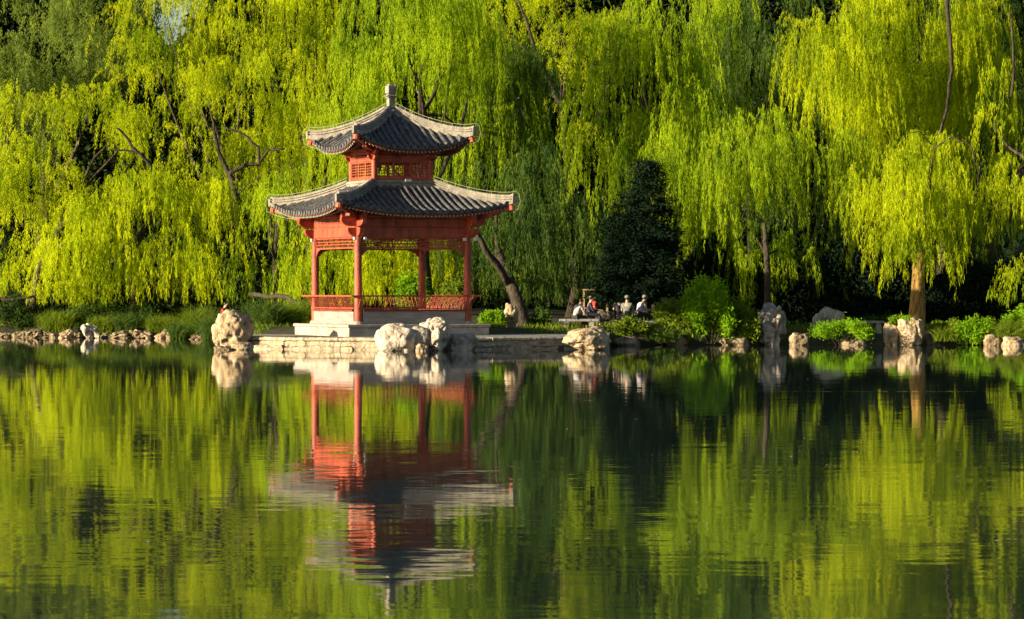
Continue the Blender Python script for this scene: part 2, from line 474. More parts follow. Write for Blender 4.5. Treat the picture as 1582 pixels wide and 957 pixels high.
# left group
willow('broad yellow-green weeping willow at the far left of the shore', (X(40,158),159), [at(60,420,158), at(120,300,158)],
       [(120,235,157,150,4,135), (30,300,155,90,3,120), (60,400,154,70,2.5,60)], M['leaf_yellow'], dens=2.8, L=(1.1,2.6), splay=(.25,.7), ln=.18, group=GW,
       limbs=[([at(-20,460,151.5), at(20,465,151.5), at(52,458,151.5)], .1, .05), ([at(240,262,152.5), at(215,238,152.2), at(188,206,152.2), at(180,198,152)], .11, .04), ([at(222,240,152.2), at(200,232,152.2), at(172,230,152)], .07, .03)])
willow('tall yellow-green weeping willow with dark forked limbs showing, left of the pavilion', (X(372,162),163), [at(372,400,162), at(365,305,161.5)],
       [(330,150,166,150,4.5,150), (250,60,168,90,4,110), (420,210,160,90,3.5,110)], M['leaf_yellow'], dens=2.5, L=(1.1,2.6), splay=(.25,.7), ln=.18, group=GW,
       limbs=[([at(368,312,155), at(352,262,155), at(338,235,155), at(330,190,155)], .17, .06), ([at(352,268,155), at(378,258,154.8), at(402,253,154.8), at(398,228,154.8), at(372,205,154.8), at(345,197,154.8)], .12, .04), ([at(402,250,154.8), at(415,232,154.8), at(440,230,154.6)], .08, .04)])
willow('low bright willow spilling its curtain to the bank left of the big cream rock', (X(210,154),155), [at(205,450,154), at(215,360,154)],
       [(240,345,152,150,3,95), (130,400,151.5,75,2.5,60), (330,350,151,70,2.5,80)], M['leaf_yellow'], dens=3.0, group=GW, L=(1.6,2.8), r0=.24, zmin=1.15, gap=-.2)
willow('mid-green willow directly left of the pavilion columns', (X(430,150),151), [at(425,440,150), at(430,330,150)],
       [(435,360,149,60,3,110), (470,400,148,35,2.5,60)], M['leaf_green'], dens=2.6, group=GW, L=(2,3.2), r0=.25,
       limbs=[([at(385,457,142), at(430,458,141), at(470,470,139), at(484,478,138)], .10, .13)])
willow('golden-green willow crown rising behind the top of the left trees', (X(480,176),177), [at(480,400,176), at(475,200,176)],
       [(470,60,175,100,4,150), (400,20,177,100,4,110), (530,150,174,60,4,160)], M['leaf_yellow'], dens=1.8, group=GW, L=(2,4))
willow('bluish dark green tree at the top left corner', (X(60,182),183), [at(60,400,182), at(70,200,182)],
       [(60,60,176,110,5,100), (150,0,178,80,4,70), (20,150,176,60,4,80)], M['leaf_blue'], dens=2.4, splay=(.3,.9), ln=.2, wd=.05, group=GW, L=(1.5,3))
# centre
willow('fresh green weeping willow crowning the sky behind the pavilion roof', (X(660,142),143), [at(655,400,142), at(650,180,142)],
       [(620,30,140.5,120,4,110), (700,40,146,80,3,90), (740,150,147,70,3,120), (560,140,141,60,3,100)], M['leaf_green'], dens=2.5, group=GW, L=(2.8,5.2))
willow('yellow-green willow curtain seen through the pavilion between its columns', (X(610,156),157), [at(610,450,156), at(605,360,156)],
       [(600,330,148,110,3.5,100), (520,400,147,40,2.5,60), (680,360,149,70,3,90)], M['leaf_yellow'], dens=2.4, group=GW, L=(2,3.6), r0=.2, gap=-.25, n_auto=4)
willow('willow with shade-darkened leaves and a leaning forked trunk right of the pavilion', (X(812,131),131), [at(800,470,131.5), at(786,430,132), at(768,385,133)],
       [(770,270,147,75,3,150), (850,330,148,75,3,110), (810,130,149,60,3,90), (775,335,134.5,50,1.8,60), (835,370,134,45,1.8,50), (800,250,136,50,2,60)], M['leaf_shaded'], dens=2.5, group=GW, L=(2.4,4.2), r0=.36, n_auto=3,
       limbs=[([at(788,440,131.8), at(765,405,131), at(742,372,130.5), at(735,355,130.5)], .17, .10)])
willow('loose yellow tree with bare dark branches above and right of the pavilion', (X(880,168),169), [at(885,350,167), at(868,165,162)],
       [(860,60,166,90,4,100), (920,120,166,60,4,100), (800,10,168,60,4,60)], M['leaf_yellow'], dens=3.6, splay=(.3,.8), ln=.17, r0=.2, group=GW, L=(.8,1.8), n_auto=6, gap=.06,
       limbs=[([at(868,165,160), at(848,125,160), at(830,90,160), at(812,30,160), at(800,0,160)], .14, .05), ([at(832,98,160), at(805,70,160), at(780,62,160)], .1, .04), ([at(838,105,160), at(812,97,160), at(795,92,160)], .08, .03)])
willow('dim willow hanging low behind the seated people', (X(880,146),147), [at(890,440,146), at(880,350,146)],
       [(870,360,145,80,3,70), (935,340,147,50,3,80)], M['leaf_shaded'], dens=2.2, group=GW, L=(1.8,3), r0=.25)
# right
willow('bright willow cascading in tall curtains right of the centre', (X(1010,146),147), [at(1010,400,146), at(1008,200,146)],
       [(1000,90,144,85,3,120), (945,170,142.5,38,2.2,90), (1060,180,143,50,2.5,90), (1110,20,147,70,3,80)], M['leaf_green'], dens=2.5, group=GW, L=(3,5.5))
willow('willow in shade-darkened green between the two tall bright ones', (X(1160,160),161), [at(1160,400,160), at(1150,200,160)],
       [(1160,120,158,90,4,170), (1240,60,160,70,4,120)], M['leaf_shaded'], dens=2.2, r0=.18, group=GW, L=(2.5,5))
willow('rounded willow of many tufts behind the tall grey rock', (X(1187,133),133.6), [at(1186,420,133.6), at(1181,345,134.4)],
       [(1110,210,137,75,3,90), (1210,230,138,90,3,110), (1105,320,134,50,2.5,80), (1235,310,134,28,1.6,60), (1170,310,137,80,3,90), (1188,325,131.6,45,1.4,50)], M['leaf_green'], dens=2.6, group=GW, L=(2.2,4.4), wd=.03, per_m=18, r0=.18, n_auto=3, gap=.07)
willow('tallest willow with long straight curtains at the right', (X(1462,146),147), [at(1458,300,146), at(1466,150,146)],
       [(1330,70,143,110,3.5,130), (1430,60,144,90,3.5,150), (1290,90,142,60,3,80), (1500,110,145,45,3,120)], M['leaf_yellow'], dens=2.5, group=GW, L=(3.5,6.5), clus=.6, wd=.028, per_m=19, n_auto=3,
       limbs=[([at(1452,215,139.2), at(1466,150,139.2), at(1470,90,139.2), at(1462,0,139.2)], .06, .10)])
willow('small willow with a thick golden trunk standing on the bank', (X(1419,128.9),129.6), [at(1418,460,129.6), at(1420,400,129.6), at(1428,360,130.2)],
       [(1412,285,129.5,72,2.2,75), (1360,345,128.8,34,1.6,50), (1465,320,130,42,2.0,80), (1430,245,129.2,48,1.6,42), (1415,310,127.6,60,1.2,50)], M['leaf_yellow'], dens=3.6, group=GW, L=(1.4,2.8), wd=.03, per_m=18, r0=.38, n_auto=5, gap=-.3, bark='bark_gold',
       limbs=[([at(1428,362,130.2), at(1436,300,130.0), at(1440,240,128.8)], .15, .05), ([at(1440,232,128.2), at(1470,212,127.8), at(1500,225,127.6), at(1512,265,127.5), at(1506,320,127.5)], .035, .012), ([at(1440,225,128.2), at(1420,205,127.8), at(1400,203,127.6)], .03, .012)])
willow('golden willow cut off by the right edge of the view', (X(1600,131),132), [at(1600,420,131), at(1590,250,131)],
       [(1580,130,130,50,2.2,90), (1600,260,129.5,40,2,80), (1610,400,128,35,2,50)], M['leaf_yellow'], dens=2.6, group=GW, L=(1.6,3.2), r0=.3,
       limbs=[([at(1565,150,127.6), at(1566,90,127.6), at(1560,20,127.6)], .07, .03)])
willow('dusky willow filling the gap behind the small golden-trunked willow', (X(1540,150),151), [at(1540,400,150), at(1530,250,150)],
       [(1530,200,149,80,3.5,170), (1540,30,149,80,3.5,120), (1380,330,152,130,3.5,110)], M['leaf_shaded'], dens=1.9, group=GW, L=(2.2,4))

# ---- conifer
def conifer(label, px, Y, top, bot, wpx):
    bx = X(px, Y); bz = groundZ(bx, Y) - .1
    root = empty('conifer_tree', (bx, Y, bz), label, 'tree')
    zt = Z(top, Y); zb = Z(bot, Y); n = 26000
    P = []; D = []
    nb = 150
    for i in range(nb):
        t = (i + random.random()) / nb; z = zb + (zt - zb) * t
        L_ = wpx * Y / F * (1 - t * .9) * random.uniform(.65, 1.2) + .25; a = random.uniform(0, 6.28)
        m_ = int(n / nb * (1.4 - t)); s = rng.random(m_) ** .7
        d = np.array([math.cos(a), math.sin(a), -.12])
        p = np.array([bx, Y, z]) + d * (s * L_)[:, None] + rng.normal(size=(m_, 3)) * np.array([.22,.22,.10])
        P.append(p); D.append(d * .8 + rng.normal(size=(m_, 3)) * .6)
    P = np.concatenate(P); D = np.concatenate(D); D /= np.linalg.norm(D, axis=1, keepdims=True)
    V = leaf_tris(P, D, .22 * (.7 + .6 * rng.random(len(P))), .06 * np.ones(len(P))) - np.array([bx, Y, bz])
    tri_mesh('crown', V, M['leaf_shade_black'], root)
    t = MB(); t.tube([(0,0,-.2), (0,0,(zt-bz)*.5), (.05,0,zt-bz-.4)], [.2,.13,.03], 9); t.build('trunk', M['bark'], root, smooth=True)
conifer('conifer behind the seated people, needles coloured nearly black for shade', 1000, 134, 250, 462, 58)
conifer('shade-darkened conifer half hidden left of the larger one', 965, 141, 300, 462, 42)

# ---- distant wood (stuff)
def wood():
    n = 420000
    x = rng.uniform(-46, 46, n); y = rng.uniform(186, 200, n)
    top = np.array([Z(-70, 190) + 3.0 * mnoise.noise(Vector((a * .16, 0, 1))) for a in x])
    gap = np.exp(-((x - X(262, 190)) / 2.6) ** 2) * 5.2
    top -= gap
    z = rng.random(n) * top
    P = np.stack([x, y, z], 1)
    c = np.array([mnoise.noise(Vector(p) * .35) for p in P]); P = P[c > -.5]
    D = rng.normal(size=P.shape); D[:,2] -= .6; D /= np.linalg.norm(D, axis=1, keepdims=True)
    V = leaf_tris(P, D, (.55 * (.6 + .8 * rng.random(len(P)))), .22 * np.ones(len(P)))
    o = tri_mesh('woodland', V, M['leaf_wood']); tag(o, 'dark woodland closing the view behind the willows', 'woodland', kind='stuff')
    n = 60000
    x = rng.uniform(-34, 34, n); y = rng.uniform(160, 166, n)
    z = .5 + rng.random(n) * (3.4 + 1.2 * np.sin(x * .4) + .8 * np.sin(x * 1.1))
    P = np.stack([x, y, z], 1); D = rng.normal(size=P.shape); D /= np.linalg.norm(D, axis=1, keepdims=True)
    V = leaf_tris(P, D, .3 * (.6 + .8 * rng.random(n)), .15 * np.ones(n))
    o = tri_mesh('undergrowth', V, M['leaf_wood']); tag(o, 'dark tangled undergrowth under the willows', 'undergrowth', kind='stuff')
wood()
def thicket():
    n = 90000
    x = rng.uniform(7.5, 26, n); y = rng.uniform(135, 139, n)
    z = .4 + rng.random(n) * (3.3 + .6 * np.sin(x * .9) + .5 * np.sin(x * 2.3))
    P = np.stack([x, y, z], 1); D = rng.normal(size=P.shape); D /= np.linalg.norm(D, axis=1, keepdims=True)
    o = tri_mesh('undergrowth', leaf_tris(P, D, .2 * (.6 + .8 * rng.random(n)), .1 * np.ones(n)), M['leaf_shade_black'])  # near-black leaves paint in the shade behind these trunks
    tag(o, 'thicket coloured nearly black to stand for shade behind the right willows', 'undergrowth', kind='stuff')
thicket()

# ------------------------------------------------------------------ terrace
TP = [at(352,0,119.5), at(470,0,117.3), at(648,0,115.6), at(760,0,116.8), at(872,0,118.4), at(940,0,119.6)]
TP = [Vector((p.x, p.y, 0)) for p in TP]
tr = empty('stone_terrace', (X(640,120), 120, 0), 'low stone waterside terrace carrying the pavilion', 'terrace')
def terrace():
    O = Vector(tr.location)
    top = MB(); back = [(X(945,128),129.5), (X(640,128),129.5), (X(352,128),129)]
    ring = [(p.x, p.y + .12) for p in TP] + back
    zt = .44
    vs = [(x - O.x, y - O.y, zt if y < 119 else .50) for x, y in ring] + [(x - O.x, y - O.y, -.5) for x, y in ring]
    n = len(ring)
    top.add(vs, [tuple(range(n))] + [(i, i + n, (i + 1) % n + n, (i + 1) % n) for i in range(n)])
    top.build('paving', M['greystone'], tr)
    def blocks(z0, z1, lo, hi, prot, jit, name, m, rough=.06):
        b = MB()
        for a, c in zip(TP, TP[1:]):
            L_ = (c - a).length; d = (c - a).normalized(); nrm = Vector((d.y, -d.x, 0)); s = 0
            while s < L_ - .05:
                l = min(random.uniform(lo, hi), L_ - s)
                g_ = .004; o = prot + random.uniform(-jit, jit)
                hz = random.uniform(-jit, jit) * .5
                f0 = a + d * (s + g_); f1 = a + d * (s + l - g_)
                q = [f0 + nrm * o, f1 + nrm * (o + random.uniform(-jit, jit) * .5), f1 - nrm * .5, f0 - nrm * .5]
                vs = [v - O + Vector((0, 0, z0)) for v in q] + [v - O + Vector((0, 0, z1 + hz)) + (nrm * random.uniform(-.03, 0)) for v in q]
                b.add(vs, [(0,3,2,1),(4,5,6,7),(0,1,5,4),(1,2,6,5),(2,3,7,6),(3,0,4,7)])
                s += l
        o_ = b.build(name, m, tr)
        import bmesh
        bm = bmesh.new(); bm.from_mesh(o_.data)
        bmesh.ops.bevel(bm, geom=bm.edges[:], offset=.03, segments=1, affect='EDGES')
        bmesh.ops.triangulate(bm, faces=bm.faces[:])
        bmesh.ops.subdivide_edges(bm, edges=bm.edges[:], cuts=3, use_grid_fill=True)
        for v in bm.verts:
            q = v.co * 2.6
            dv = Vector((mnoise.noise(q), mnoise.noise(q + Vector((7,0,0))), mnoise.noise(q + Vector((0,7,0))) * .6)) + .5 * Vector((mnoise.noise(q * 3), mnoise.noise(q * 3 + Vector((7,0,0))), .6*mnoise.noise(q * 3 + Vector((0,7,0)))))
            v.co += dv * rough
        bm.to_mesh(o_.data); bm.free()
    blocks(.33, .452, .7, 1.8, .03, .03, 'coping', M['terrace'], .035)
    blocks(.11, .322, .7, 2.4, 0, .05, 'stone_course', M['terrace'], .08)
    blocks(-.4, .10, .5, 2.2, .08, .20, 'footing', M['terrace'], .16)
terrace()

# ------------------------------------------------------------------ pavilion
TH = R(24.5)
PV = Vector((-4.80, 123.0, 0.56))
pav = empty('pavilion', PV, 'red two-tiered square pavilion with grey tiled roofs on the stone terrace', 'pavilion', rz=TH)
z0 = PV.z
def zz(z): return z - z0
H = 2.31; PL = .92
b = MB(); b.box(-2.95,2.95,-2.95,2.95, -.16, zz(.80)); b.box(-2.86,2.86,-2.86,2.86, zz(.80)+.002, zz(PL)-.01)
b.box(-3.0,3.0,-3.0,3.0, zz(.80)+.003, zz(PL))
o = b.build('plinth', M['stone'], pav); bv = o.modifiers.new('bevel', 'BEVEL'); bv.width = .02
for sxn, syn in ((-1,-1),(1,-1),(1,1),(-1,1)):
    c = MB(); c.tube([(sxn*H, syn*H, zz(PL)+.12), (sxn*H, syn*H, zz(4.70))], [.155,.14], 20)
    col_ = c.build('column', M['red'], pav, smooth=False)
    c2 = MB(); c2.tube([(sxn*H, syn*H, zz(PL)+.001), (sxn*H, syn*H, zz(PL)+.06), (sxn*H, syn*H, zz(PL)+.12)], [.22,.22,.17], 18)
    c2.build('column_base', M['stone'], col_)
    c3 = MB(); c3.tube([(sxn*1.2, syn*1.2, zz(6.1)), (sxn*1.2, syn*1.2, zz(7.62))], .10, 16)
    c3.build('upper_column', M['red'], pav)

def nose_beam(mb, half, ext, z1, z2, y, th, off):
    """beam with rounded cut ends past the columns"""
    za = z1 + off; zb = z2 + off; h = zb - za
    r_ = [(half + ext, zb), (half + ext, zb - h*.35), (half + ext - .06, zb - h*.62), (half + ext - .17, zb - h*.85), (half + ext - .30, za)]
    poly = [(-x, z) for x, z in r_][::-1] + r_
    poly = [(-x, z) for x, z in r_[::-1]]; poly = poly + r_
    poly = poly[::-1]
    mb.prism(poly, y - th/2, y + th/2)

for k in range(4):
    eps = .003 * (k % 2)
    b = MB(); nose_beam(b, H, .46, zz(4.31), zz(4.66), -H, .20, eps)
    b.rot(k).build('main_beam', M['red'], pav)
    b = MB(); nose_beam(b, H, .72, zz(4.72), zz(5.02), -H, .17, eps*1.5)
    b.tube([(-H-.7, -H, zz(5.12)+eps), (H+.7, -H, zz(5.12)+eps)], .115, 12)
    b.box(-H, H, -H-.05, -H+.05, zz(4.663), zz(4.717))
    b.rot(k).build('eave_beam', M['red'], pav)
    d = MB(); x = -H + .25
    while x < H - .2:
        d.box(x, x + .045, -H - .115, -H - .088, zz(4.95), zz(5.0)); x += .11
    d.rot(k).build('dentil_row', M['ridge'], pav)
    # lattice frieze
    f = MB(); xa = H - .15; y = -H
    for zq, t in ((4.275,.05),(3.89,.06)): f.box(-xa, xa, y-.03, y+.03, zz(zq)-t/2, zz(zq)+t/2)
    rows = [3.92, 4.03, 4.14, 4.25]
    for zq in rows[1:3]: f.box(-xa, xa, y-.012, y+.012, zz(zq)-.014, zz(zq)+.014)
    for sgn in (-1, 1): f.box(min(sgn*xa, sgn*(xa-.05)), max(sgn*xa, sgn*(xa-.05)), y-.027, y+.027, zz(3.60), zz(4.25))
    for ri in range(3):
        x = -xa + .12 + (.09 if ri % 2 else 0); q = 0
        while x < xa - .08:
            f.box(x, x+.026, y-.011, y+.011, zz(rows[ri])+.012, zz(rows[ri+1])-.012); q += 1
            x += .13 if q % 4 else .26
    fr = f.rot(k).build('lattice_frieze', M['red'], pav)
    for sgn in (-1, 1):
        br = MB(); p = []
        for i in range(9):
            a = i / 8 * math.pi / 2
            p.append((sgn*(xa - .05 - .55*(1-math.sin(a))), zz(3.86) - .30*(1-math.cos(a))))
        poly = p + [(sgn*(xa-.05), zz(3.86))]
        if sgn > 0: poly = poly[::-1]
        br.prism(poly, y-.02, y+.02)
        br.rot(k).build('corner_bracket', M['red'], fr)
    # seat wall, seat board, leaning railing
    gap = (k == 2)
    segs = [(-H+.16, -.75), (.75, H-.16)] if gap else [(-H+.16, H-.16)]
    wl = MB(); sb = MB(); rl = MB()
    for a, c in segs:
        wl.box(a, c, -H-.13, -H+.17, zz(PL)+.002, zz(1.42))
        sb.box(a-.0, c+.0, -H-.19, -H+.26, zz(1.423), zz(1.49))
    yb = -H - .13; yt = -H - .40; zb_ = zz(1.49); zt_ = zz(2.0)
    for a, c in ([(-H-.05, -.75), (.75, H+.05)] if gap else [(-H-.05, H+.05)]):
        x = a + .03
        while x < c:
            rl.tube([(x, yb, zb_), (x, yb-.03, zb_+.14), (x, yb-.12, zb_+.33), (x, yt, zt_)], .015, 5); x += .165
        rl.bar((a, yb-.01, zb_+.06), (c, yb-.01, zb_+.06), .035, .04)
        e0 = .0 if a > -H else .36; e1 = .0 if c < H else .36
        rl.bar((a-e0, yt, zt_+.02+eps), (c+e1, yt, zt_+.02+eps), .06, .055)
    wo = wl.rot(k).build('seat_wall', M['plaster'], pav)
    sb.rot(k).build('seat_board', M['red_dark'], pav)
    rl.rot(k).build('leaning_railing', M['red'], pav)
    # upper storey
    h2 = 1.2
    u = MB(); ua = h2 - .09
    u.box(-ua, ua, -h2-.03, -h2+.03, zz(6.1), zz(6.66))
    nose_beam(u, h2, .26, zz(7.30), zz(7.52), -h2, .13, eps)
    nose_beam(u, h2, .40, zz(7.56), zz(7.74), -h2, .12, eps*1.5)
    u.tube([(-h2-.4,-h2,zz(7.78)+eps),(h2+.4,-h2,zz(7.78)+eps)], .08, 10)
    u.rot(k).build('upper_wall', M['red'], pav)
    wi = 3
    for j in range(wi):
        xa0 = -ua + 2*ua*j/wi + .004; xb0 = -ua + 2*ua*(j+1)/wi - .004
        wn_ = MB(); y2 = -h2; fw = .05
        wn_.box(xa0, xa0+fw, y2-.025, y2+.025, zz(6.665), zz(7.295)); wn_.box(xb0-fw, xb0, y2-.025, y2+.025, zz(6.665), zz(7.295))
        wn_.box(xa0+fw, xb0-fw, y2-.024, y2+.024, zz(6.665), zz(6.715)); wn_.box(xa0+fw, xb0-fw, y2-.024, y2+.024, zz(7.245), zz(7.295))
        for q in range(1, 5):
            zq = zz(6.715 + .53*q/5); wn_.box(xa0+fw, xb0-fw, y2-.008, y2+.008, zq-.012, zq+.012)
        for q in range(1, 4):
            xq = xa0+fw + (xb0-xa0-2*fw)*q/4; wn_.box(xq-.011, xq+.011, y2-.012, y2+.012, zz(6.715), zz(7.245))
        wn_.rot(k).build('lattice_window', M['red'], pav)

def roofz(x, d, he, ht, ze, zt, rise, pw):
    w_ = he - d; t = min(1, max(0, d / (he - ht)))
    u_ = min(1, abs(x) / max(w_, .05))
    return ze + (zt - ze) * (t ** pw) + rise * (u_ ** 2.6) * (1 - t) ** 1.6

def make_roof(name, he, ht, ze, zt, rise, pw, wall_h, beam_z, ridge_sc):
    prm = (he, ht, ze, zt, rise, pw)
    rz_ = lambda x, d: zz(roofz(x, d, *prm))
    ND, NX = 12, 28
    tm = MB()
    for k in range(4):                       # tiled slopes with rounded cover tiles
        s = MB()
        for off, flip in ((0, False), (-.10, True)):
            vs = []; 
            for i in range(ND + 1):
                d = (he - ht) * i / ND; w_ = he - d
                for j in range(NX + 1):
                    x = w_ * (2 * j / NX - 1); vs.append((x, -(he - d), rz_(x, d) + off))
            fs = []
            for i in range(ND):
                for j in range(NX):
                    a = i*(NX+1)+j; q = (a, a+1, a+NX+2, a+NX+1)
                    fs.append(q[::-1] if flip else q)
            s.add(vs, fs, 1 if flip else 0)
        # fascia
        vs = []; 
        for j in range(NX + 1):
            x = he * (2 * j / NX - 1); vs.append((x, -he-.003, rz_(x, 0)+.0)); vs.append((x, -he-.003, rz_(x, 0) - .10))
        s.add(vs, [(2*j, 2*j+1, 2*j+3, 2*j+2) for j in range(NX)], 1)
        sp = .285; nt_ = int(he / sp)
        for q in range(-nt_, nt_ + 1):
            x = q * sp + random.uniform(-.012, .012); jz = random.uniform(-.006, .006)
            dmax = min(he - ht, he - abs(x) - .02)
            if dmax < .12: continue
            n_ = 9; pts = [(x, -(he - dmax * i / n_) - (.05 if i == 0 else 0), rz_(x, dmax * i / n_) + .03 + jz + random.uniform(-.006, .006)) for i in range(n_ + 1)]
            s.tube(pts, .078, 8, 0)
            s.tube([(x, -he-.075, rz_(x,0)+.028), (x, -he-.048, rz_(x,0)+.03)], .098, 10, 0)
        for q in range(-nt_, nt_):
            x = (q + .5) * sp; zt_ = rz_(x, 0)
            s.add([(x-.09,-he-.03,zt_+.02),(x+.09,-he-.03,zt_+.02),(x+.07,-he-.05,zt_-.05),(x,-he-.06,zt_-.10),(x-.07,-he-.05,zt_-.05)], [(4,3,2,1,0),(0,1,2,3,4)], 0)
        s.rot(k); tm.add(s.v, s.f); tm.m[-len(s.m):] = s.m
    roof = tm.build(name, [M['tile'], M['red_dark']], pav)
    # rafters, two layers, pale painted ends
    for k in range(4):
        r_ = MB(); x = -he + .12
        while x < he - .1:
            inner = min(he - wall_h, he - abs(x) - .02)
            if inner > .12:
                a = (x, -he + .05, rz_(x, 0) - .145); c = (x, -(he - inner), rz_(x, inner) - .15)
                r_.bar(a, c, .055, .055, mi=0)
                r_.bar((x, -he + .03, rz_(x, 0) - .145), (x, -he + .049, rz_(x, 0) - .145), .06, .06, mi=1)
                if inner > .55:
                    a2 = (x + .06, -he + .42, rz_(x, .42) - .225); c2_ = (x + .06, -(he - inner), rz_(x, inner) - .225)
                    r_.tube([a2, c2_], .034, 6, 0); r_.tube([(x+.06, -he+.40, a2[2]), (x+.06, -he+.419, a2[2])], .036, 6, 1)
            x += .155
        r_.rot(k).build('rafter_row', [M['red'], M['rafter_tip']], roof)
    for k in range(4):                       # hip ridges with stepped section
        h = MB(); n_ = 16; P = []
        for i in range(n_ + 1):
            d = (he - ht) * (1 - i / n_); w_ = he - d
            P.append(Vector((-w_, -w_, rz_(w_, d))))
        P.append(P[-1] + Vector((-.10, -.10, .05)))
        sd = Vector((1, -1, 0)).normalized()
        def sect(wa, zl, zh):
            vs = []
            for p in P:
                for a_, b_ in ((-1, zl), (1, zl), (1, zh), (-1, zh)): vs.append(p + sd * (wa/2*a_) + Vector((0,0,b_)))
            fs = []
            for i in range(len(P) - 1):
                for q in range(4): fs.append((i*4+q, i*4+(q+1)%4, (i+1)*4+(q+1)%4, (i+1)*4+q))
            e = (len(P)-1)*4; fs += [(3,2,1,0), (e, e+1, e+2, e+3)]
            h.add(vs, fs)
        sc_ = ridge_sc
        sect(.26, -.06, .10*sc_); sect(.12, .10*sc_+.002, .18*sc_); sect(.22, .18*sc_+.002, .22*sc_); sect(.11, .22*sc_+.002, .29*sc_); sect(.19, .29*sc_+.002, .31*sc_)
        h.tube([p + Vector((0,0,.33*sc_)) for p in P], .07, 8)
        tip = P[-1]; h.box(tip.x-.09, tip.x+.09, tip.y-.09, tip.y+.09, tip.z-.08, tip.z+.27*sc_)
        h.rot(k).build('hip_ridge', M['ridge'], roof)
        cb = MB(); a = Vector((-(wall_h), -(wall_h), zz(beam_z))); e = Vector((-he-.02, -he-.02, rz_(he, 0) - .17))
        md = a.lerp(e, .55) - Vector((0,0,.06))
        cb.bar(a, md, .17, .24); cb.bar(md - (e-md).normalized()*.05 + Vector((0,0,.08)), e, .15, .17)
        cb.tube([e - Vector((.03,.03,.10)), e + Vector((0,0,.08))], .13, 10)
        cb.rot(k).build('hip_beam', M['red'], roof)
        # wire running above the ridge and looping round its tip
        wv = MB(); W = [p + Vector((0,0,.33*sc_+.16)) for p in P[::2]]
        for p in P[2:-1:5]: wv.tube([p + Vector((0,0,.33*sc_)), p + Vector((0,0,.33*sc_+.16))], .008, 5)
        t = P[-1]; W += [t + Vector((-.05,-.05,.33*sc_+.15)), t + Vector((-.15,-.15,.30)), t + Vector((-.19,-.19,.02)), t + Vector((-.13,-.13,-.28)), t + Vector((.10,.10,-.42)), t + Vector((.5,.5,-.56)), t + Vector((.8,.8,-.60))]
        wv.tube(W, .0085, 5); wv.rot(k).build('lightning_wire', M['wire'], roof)
    return roof
low = make_roof('lower_roof', 3.58, 1.32, 5.24, 6.30, .40, 1.25, H, 5.02, .82)
up_ = make_roof('upper_roof', 2.41, .16, 7.76, 9.22, .56, 1.25, 1.2, 7.78, .82)
for k in range(4):       # band of ridge tiles round the foot of the upper storey
    r_ = MB(); e = .002*(k % 2)
    r_.box(-1.40, 1.40, -1.40, -1.24, zz(6.22), zz(6.44)+e); r_.box(-1.43, 1.43, -1.43, -1.22, zz(6.45)+e, zz(6.49)+e); r_.box(-1.38,1.38,-1.38,-1.25, zz(6.495)+e, zz(6.55)+e)
    r_.rot(k).build('girdle_ridge', M['ridge'], low)
fn = MB()
def fbox(w_, a, c): fn.box(-w_/2, w_/2, -w_/2, w_/2, zz(a), zz(c))
fbox(.46, 9.10, 9.42); fbox(.36, 9.423, 9.50); fbox(.27, 9.503, 9.84); fbox(.36, 9.843, 9.90); fbox(.46, 9.903, 9.96); fbox(.30, 9.963, 10.02); fbox(.36, 10.023, 10.34); fbox(.26, 10.343, 10.40)
o = fn.build('finial', M['ridge'], pav); bv = o.modifiers.new('bevel', 'BEVEL'); bv.width = .03; bv.segments = 2
b = MB(); b.box(.02, .28, -1.46, -1.44, zz(6.50), zz(6.60)); b.build('name_plate', M['plate'], pav)
b = MB(); b.box(-.05, .05, -.25, -.235, zz(9.33), zz(9.39)); b.build('name_plate', M['plate'], pav)

for sxn, syn in ((-1,-1),(1,-1),(-1,1)):
    b = MB(); b.box(sxn*H+.17, sxn*H+.27, syn*H-.27, syn*H-.17, zz(4.18), zz(4.29)); b.build('spotlight', M['plate'], pav)
    b = MB(); b.box(sxn*H-.27, sxn*H-.17, syn*H-.27, syn*H-.17, zz(4.18), zz(4.29)); b.build('spotlight', M['plate'], pav)

